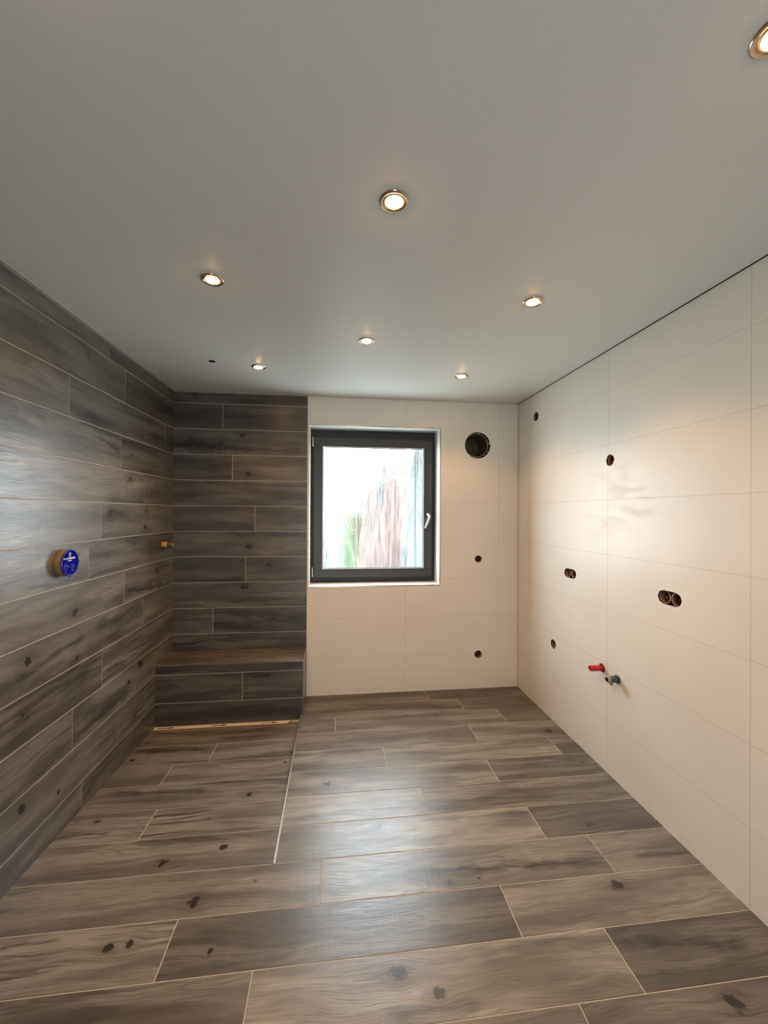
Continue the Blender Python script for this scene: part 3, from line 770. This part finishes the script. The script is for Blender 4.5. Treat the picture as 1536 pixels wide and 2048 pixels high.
# cable hole in the ceiling
ch = thing('ceiling_cable', 'small dark hole in the ceiling left of the far left spotlight', 'cable hole', (-.781, 2.658, H+.03))
bm = bmesh.new(); tube(bm, [Vector((-.781, 2.658, H+.058)), Vector((-.779, 2.660, H+.04)), Vector((-.776, 2.656, H+.018))], .004, 8)
o = from_bm('cable', bm, GASKET, smooth=True); reparent(o, ch)
bm = bmesh.new(); lathe(bm, [(.0212, .002), (.0214, .040), (.019, .042), (0, .042)], Matrix.Translation((-.781, 2.658, H)), 24)
o = from_bm('cable_box', bm, GASKET, smooth=True); reparent(o, ch)

# ---------------------------------------------------------------- pipe stubs
red = thing('red_pipe_stub', 'red plastic water pipe stub sticking out of the right wall', 'pipe', (XR, 2.222, .586), 'water pipe stubs on the right wall')
Mx = axisM((XR, 2.222, .586), (-1, 0, 0)); L_ = .080; r_ = .0165
bm = bmesh.new(); lathe(bm, [(.0135, .012), (.0135, L_), (r_-.0008, L_), (r_, L_-.002), (r_, .0)], Mx, 32); lathe(bm, [(0, .030), (.0136, .030)], Mx, 32)
o = from_bm('plug_body', bm, RED, smooth=True); reparent(o, red)
bm = bmesh.new(); lathe(bm, [(r_-.001, .002), (.0215, .002), (.0225, .004), (.0225, .007), (.0215, .009), (r_-.001, .0095)], Mx, 32)
o = from_bm('collar', bm, mat('dark_red_collar', (.16, .02, .02), .45), smooth=True); reparent(o, red)
bm = bmesh.new(); box(bm, XR-.018, XR-.005, 2.216, 2.228, .604, .612, bev=.001)
o = from_bm('collar_tab', bm, GREYRUB); reparent(o, red)

blu = thing('blue_pipe_stub', 'teal blue water pipe stub with silver end and small brass lug on the right wall', 'pipe', (XR, 2.093, .572), 'water pipe stubs on the right wall')
Mx = axisM((XR, 2.093, .572), (-1, 0, 0)); L_ = .066; r_ = .0175
bm = bmesh.new(); lathe(bm, [(r_-.0006, .046), (r_, .045), (r_, .0)], Mx, 32)
o = from_bm('plug_body', bm, TEAL, smooth=True); reparent(o, blu)
bm = bmesh.new(); lathe(bm, [(.0128, L_-.004), (.0132, L_), (.0168, L_), (.0178, L_-.002), (.0178, .045), (.0150, .044)], Mx, 32); 
o = from_bm('threaded_end', bm, DULLZINC, smooth=True); reparent(o, blu)
bm = bmesh.new(); lathe(bm, [(0, .030), (.0129, .030), (.0129, L_-.003)], Mx, 32)  # black lining paints the shade inside the open pipe mouth
o = from_bm('dark_mouth', bm, GASKET, smooth=True); reparent(o, blu)
bm = bmesh.new(); lathe(bm, [(r_-.001, .002), (.0225, .002), (.0235, .004), (.0235, .006), (.0225, .008), (r_-.001, .0085)], Mx, 32)
o = from_bm('collar', bm, mat('black_collar', (.015, .02, .03), .4), smooth=True); reparent(o, blu)
bm = bmesh.new(); lathe(bm, [(.0035, -.003), (.0085, -.003), (.0095, 0), (.0085, .003), (.0035, .003), (.0035, -.003)], axisM((XR-.040, 2.090, .572-.0235), (-.6, -.8, 0)), 24)
box(bm, XR-.046, XR-.034, 2.086, 2.094, .552, .560, bev=.001)
o = from_bm('brass_lug', bm, BRASS, smooth=True); reparent(o, blu)

yel = thing('yellow_pipe_stub', 'short yellow and grey pipe stub on the dark wood wall at the shower corner', 'pipe', (XL, 3.155, 1.248))
Mx = axisM((XL, 3.155, 1.248), (1, -.05, 0))
bm = bmesh.new(); lathe(bm, [(0, .0), (.019, .0), (.0205, .002), (.0205, .034), (.0195, .037), (.016, .038)], Mx, 32)
o = from_bm('yellow_sleeve', bm, YELLOW, smooth=True); reparent(o, yel)
bm = bmesh.new(); lathe(bm, [(.0165, .036), (.0165, .072), (.012, .073), (.012, .05), (0, .05)], Mx, 32)
o = from_bm('grey_body', bm, GREYRUB, smooth=True); reparent(o, yel)
bm = bmesh.new(); lathe(bm, [(.0165, .068), (.0195, .070), (.0195, .0745), (.0175, .0755), (.0150, .0745), (.0150, .070)], Mx, 32)
o = from_bm('end_ring', bm, CHROME, smooth=True); reparent(o, yel)

# ---------------------------------------------------------------- mixer box with blue cover on the left wall
CYc, CZc, CR, CPr = 2.056, 1.248, .0615, .036
mixb = thing('mixer_box', 'round ochre housing with printed cobalt blue cover on the dark wood wall', 'mixer box', (XL, CYc, CZc))
Mx = axisM((XL, CYc, CZc), (1, 0, 0))
bm = bmesh.new()
lathe(bm, [(CR-.001, -.004), (CR+.001, .002), (CR, .018), (CR-.0015, .019), (CR-.0015, CPr-.001), (CR-.004, CPr), (0, CPr-.001)], Mx, 64)
o = from_bm('housing', bm, CARD, smooth=True); reparent(o, mixb)
bm = bmesh.new()
lathe(bm, [(CR-.0010, CPr-.004), (CR+.0005, CPr-.002), (CR+.0002, CPr+.002), (CR-.002, CPr+.003), (CR-.0035, CPr+.0022)], Mx, 64)
# lugs
for ang in (0, 90, 180, -90):
    a = math.radians(ang); c = Vector((XL+CPr, CYc+math.cos(a)*CR, CZc+math.sin(a)*CR)); e = .0075 if ang == 0 else .004
    hw = .0085 if ang in (0, 180) else .004
    ty = Vector((0, math.cos(a), math.sin(a))); tz = Vector((0, -math.sin(a), math.cos(a)))
    vs = []
    for hx_ in (-.003, .002):
        for q, s_ in ((-.003, -hw), (e, -hw), (e, hw), (-.003, hw)): vs.append(bm.verts.new(c+X*hx_+ty*q+tz*s_))
    for f in ((3,2,1,0),(4,5,6,7),(0,1,5,4),(1,2,6,5),(2,3,7,6),(3,0,4,7)): bm.faces.new([vs[i] for i in f])
o = from_bm('cover_rim', bm, BLUELT, smooth=False); reparent(o, mixb)
bm = bmesh.new(); lathe(bm, [(CR-.0035, CPr+.0022), (CR-.006, CPr+.0005), (.05, CPr), (0, CPr+.0002)], Mx, 64)
o = from_bm('blue_cover', bm, BLUE, smooth=True); reparent(o, mixb)
# print on the cover; facing +x the reading direction runs towards +y
XP = XL+CPr+.0007
def face_text(body, y, z, size, name, bold=0.0, m_=PRINT, sx=1.0):
    c = bpy.data.curves.new(name, 'FONT'); c.body = body; c.size = size; c.extrude = .0003; c.offset = bold
    c.align_x = 'LEFT'; c.align_y = 'CENTER'
    o = bpy.data.objects.new(name, c); COL.objects.link(o)
    dg = bpy.context.evaluated_depsgraph_get(); dg.update()
    me = bpy.data.meshes.new_from_object(o.evaluated_get(dg), depsgraph=dg); bpy.data.objects.remove(o); bpy.data.curves.remove(c)
    for v in me.vertices:
        a, b2, c_ = v.co; v.co = (XP+c_, y+a*sx, z+b2)
    me.materials.clear()
    o = link(name, me, None, (m_,)); reparent(o, mixb); return o
face_text('HANSA', CYc-.047, CZc+.0215, .0105, 'cover_lettering', 0.0, PRINT, .95)
face_text('BLUEBOX', CYc-.013, CZc+.0215, .0115, 'cover_lettering', .00035, PRINT, .98)
def strokes(name, polys, wd, m_):
    bm = bmesh.new()
    for pl in polys:
        for (a, b2), (c_, d) in zip(pl, pl[1:]):
            p = Vector((a, b2)); q = Vector((c_, d)); t = (q-p)
            if t.length < 1e-6: continue
            n = Vector((-t.y, t.x)).normalized()*wd/2; ex = t.normalized()*wd*.3
            quad = [p-ex-n, q+ex-n, q+ex+n, p-ex+n]
            lo = [bm.verts.new((XP-.0005, CYc+k.x, CZc+k.y)) for k in quad]; hi = [bm.verts.new((XP+.0001, CYc+k.x, CZc+k.y)) for k in quad]
            bm.faces.new(hi); bm.faces.new(lo[::-1])
            for i in range(4): bm.faces.new((lo[i], lo[(i+1) % 4], hi[(i+1) % 4], hi[i]))
    o = from_bm(name, bm, m_); reparent(o, mixb)
strokes('cover_emblem', [[(-.002, .050), (.006, .042), (-.002, .033), (-.010, .042), (-.002, .050)], [(-.008, .030), (.004, .030)]], .0022, PRINT)
strokes('cover_tagline', [[(-.014, .0105), (.010, .0115)]], .0032, PRINT)
strokes('cover_drawing', [[(-.040, -.004), (-.040, -.022), (-.030, -.031), (-.028, -.040), (-.034, -.046)],
                          [(-.028, .001), (-.026, -.003)], [(-.034, -.012), (-.027, -.007), (-.020, -.013), (-.024, -.024)], [(-.020, -.013), (-.012, -.014), (-.008, -.013), (-.008, -.022)]], .0018, PRINT2)
strokes('cover_drawing', [[(.012, -.010), (.030, -.010), (.030, -.021), (.012, -.021), (.012, -.010)], [(.010, -.024), (.020, -.034), (.026, -.040)], [(.010, -.038), (.020, -.030)],
                          [(-.020, -.052), (-.008, -.055), (.006, -.050)]], .0016, PRINT2)

# ---------------------------------------------------------------- outside the window
def leaf_mat(name, c1, c2):
    M = bpy.data.materials.new(name); M.use_nodes = True; g = G(M); b = g.n['Principled BSDF']
    p3 = g.sep(g.node('ShaderNodeNewGeometry').outputs['Position'])
    g.l.new(g.mix(g.ramp(g.noise(g.xyz(g.mul(p3[0], 11), g.mul(p3[1], 11), g.mul(p3[2], 1.6)), 1.0, 4.0), .36, .64), c1, c2), b.inputs['Base Color']); b.inputs['Roughness'].default_value = .8
    return M
LM = dict(green=leaf_mat('green_foliage', (.022, .048, .012), (.068, .098, .038)), red=leaf_mat('russet_foliage', (.046, .030, .026), (.110, .064, .052)),
          blue=leaf_mat('grey_green_foliage', (.030, .040, .040), (.078, .090, .088)), olive=leaf_mat('olive_foliage', (.042, .040, .014), (.065, .062, .025)))
BARK = mat('bark', (.16, .11, .08), .9, nz=.3, nscale=20)
GRD = -3.0
struct(from_bm('ground_outside', (lambda b: (box(b, -14, 18, 4.2, 30, GRD-.3, GRD), b)[1])(bmesh.new()), mat('pale_ground', (.50, .52, .48), .95, nz=.3, nscale=2)))
def tree(x, y, top, r, kind, label, seed):
    t = thing('conifer_tree', label, 'tree', (x, y, GRD), 'trees seen through the window')
    bm = bmesh.new(); rn = random.Random(seed); h = top-GRD
    n = 48; m_ = 30; rings = []
    ridge = [rn.uniform(.62, 1.3) for _ in range(n)]; spike = [rn.uniform(-.10, .10)*h for _ in range(n)]
    for i in range(m_+1):
        f = i/m_; z = GRD+.5+(h-.5)*f
        rr = r*(1-f)**.5+.012
        rings.append([bm.verts.new((x+math.cos(2*math.pi*k/n)*rr*ridge[k]*rn.uniform(.93, 1.07), y+math.sin(2*math.pi*k/n)*rr*ridge[k]*rn.uniform(.93, 1.07),
                      min(GRD+h*1.03, z+spike[k]*f))) for k in range(n)])
    for a, b2 in zip(rings, rings[1:]):
        for k in range(n): bm.faces.new((a[k], a[(k+1) % n], b2[(k+1) % n], b2[k]))
    bm.faces.new(rings[0][::-1]); bm.faces.new(rings[-1])
    o = from_bm('foliage', bm, LM[kind], smooth=True); reparent(o, t)
    bm = bmesh.new(); lathe(bm, [(.12, 0), (.10, h*.3), (.02, h*.8)], Matrix.Translation((x, y, GRD)), 12)
    o = from_bm('trunk', bm, BARK, smooth=True); reparent(o, t)
for k, (rx, el, yy, kind, lab) in enumerate([
    (-.030, -.060, 19.5, 'blue', 'low grey-green tree top at the bottom left of the window view'),
    (.010, -.010, 10.2, 'green', 'green bushy tree in the left part of the window view'),
    (.050, .045, 14.2, 'olive', 'olive green tree left of the middle of the window view'),
    (.088, .092, 8.8, 'red', 'reddish pointed tree in the middle of the window view'),
    (.118, .125, 16.7, 'blue', 'grey-green tree just right of the middle of the window view'),
    (.148, .215, 12.0, 'red', 'tallest thin reddish tree rising at the right of the window view'),
    (.198, .150, 7.6, 'blue', 'grey-green tree at the right edge of the window view')]):
    tree(rx*yy, yy, CH+el*yy, .047*yy, kind, lab, k+1)
hs = thing('neighbour_house', 'pale grey house behind the trees, lower right of the window view', 'house', (8, 25.5, GRD))
bm = bmesh.new(); box(bm, 4.0, 13.0, 23.0, 28.0, GRD, 3.2)
o = from_bm('wall', bm, mat('pale_render', (.055, .062, .066), .9, nz=.05, nscale=3)); reparent(o, hs)
bm = bmesh.new(); a = [(3.7, 22.7, 3.15), (13.3, 22.7, 3.15), (13.3, 28.3, 3.15), (3.7, 28.3, 3.15), (6, 25.5, 5.6), (11, 25.5, 5.6)]
vs = [bm.verts.new(p) for p in a]
for f in ((0,1,5,4),(1,2,5),(2,3,4,5),(3,0,4),(3,2,1,0)): bm.faces.new([vs[i] for i in f])
o = from_bm('roof', bm, mat('pink_roof_tiles', (.13, .07, .065), .8, nz=.2, nscale=6)); reparent(o, hs)
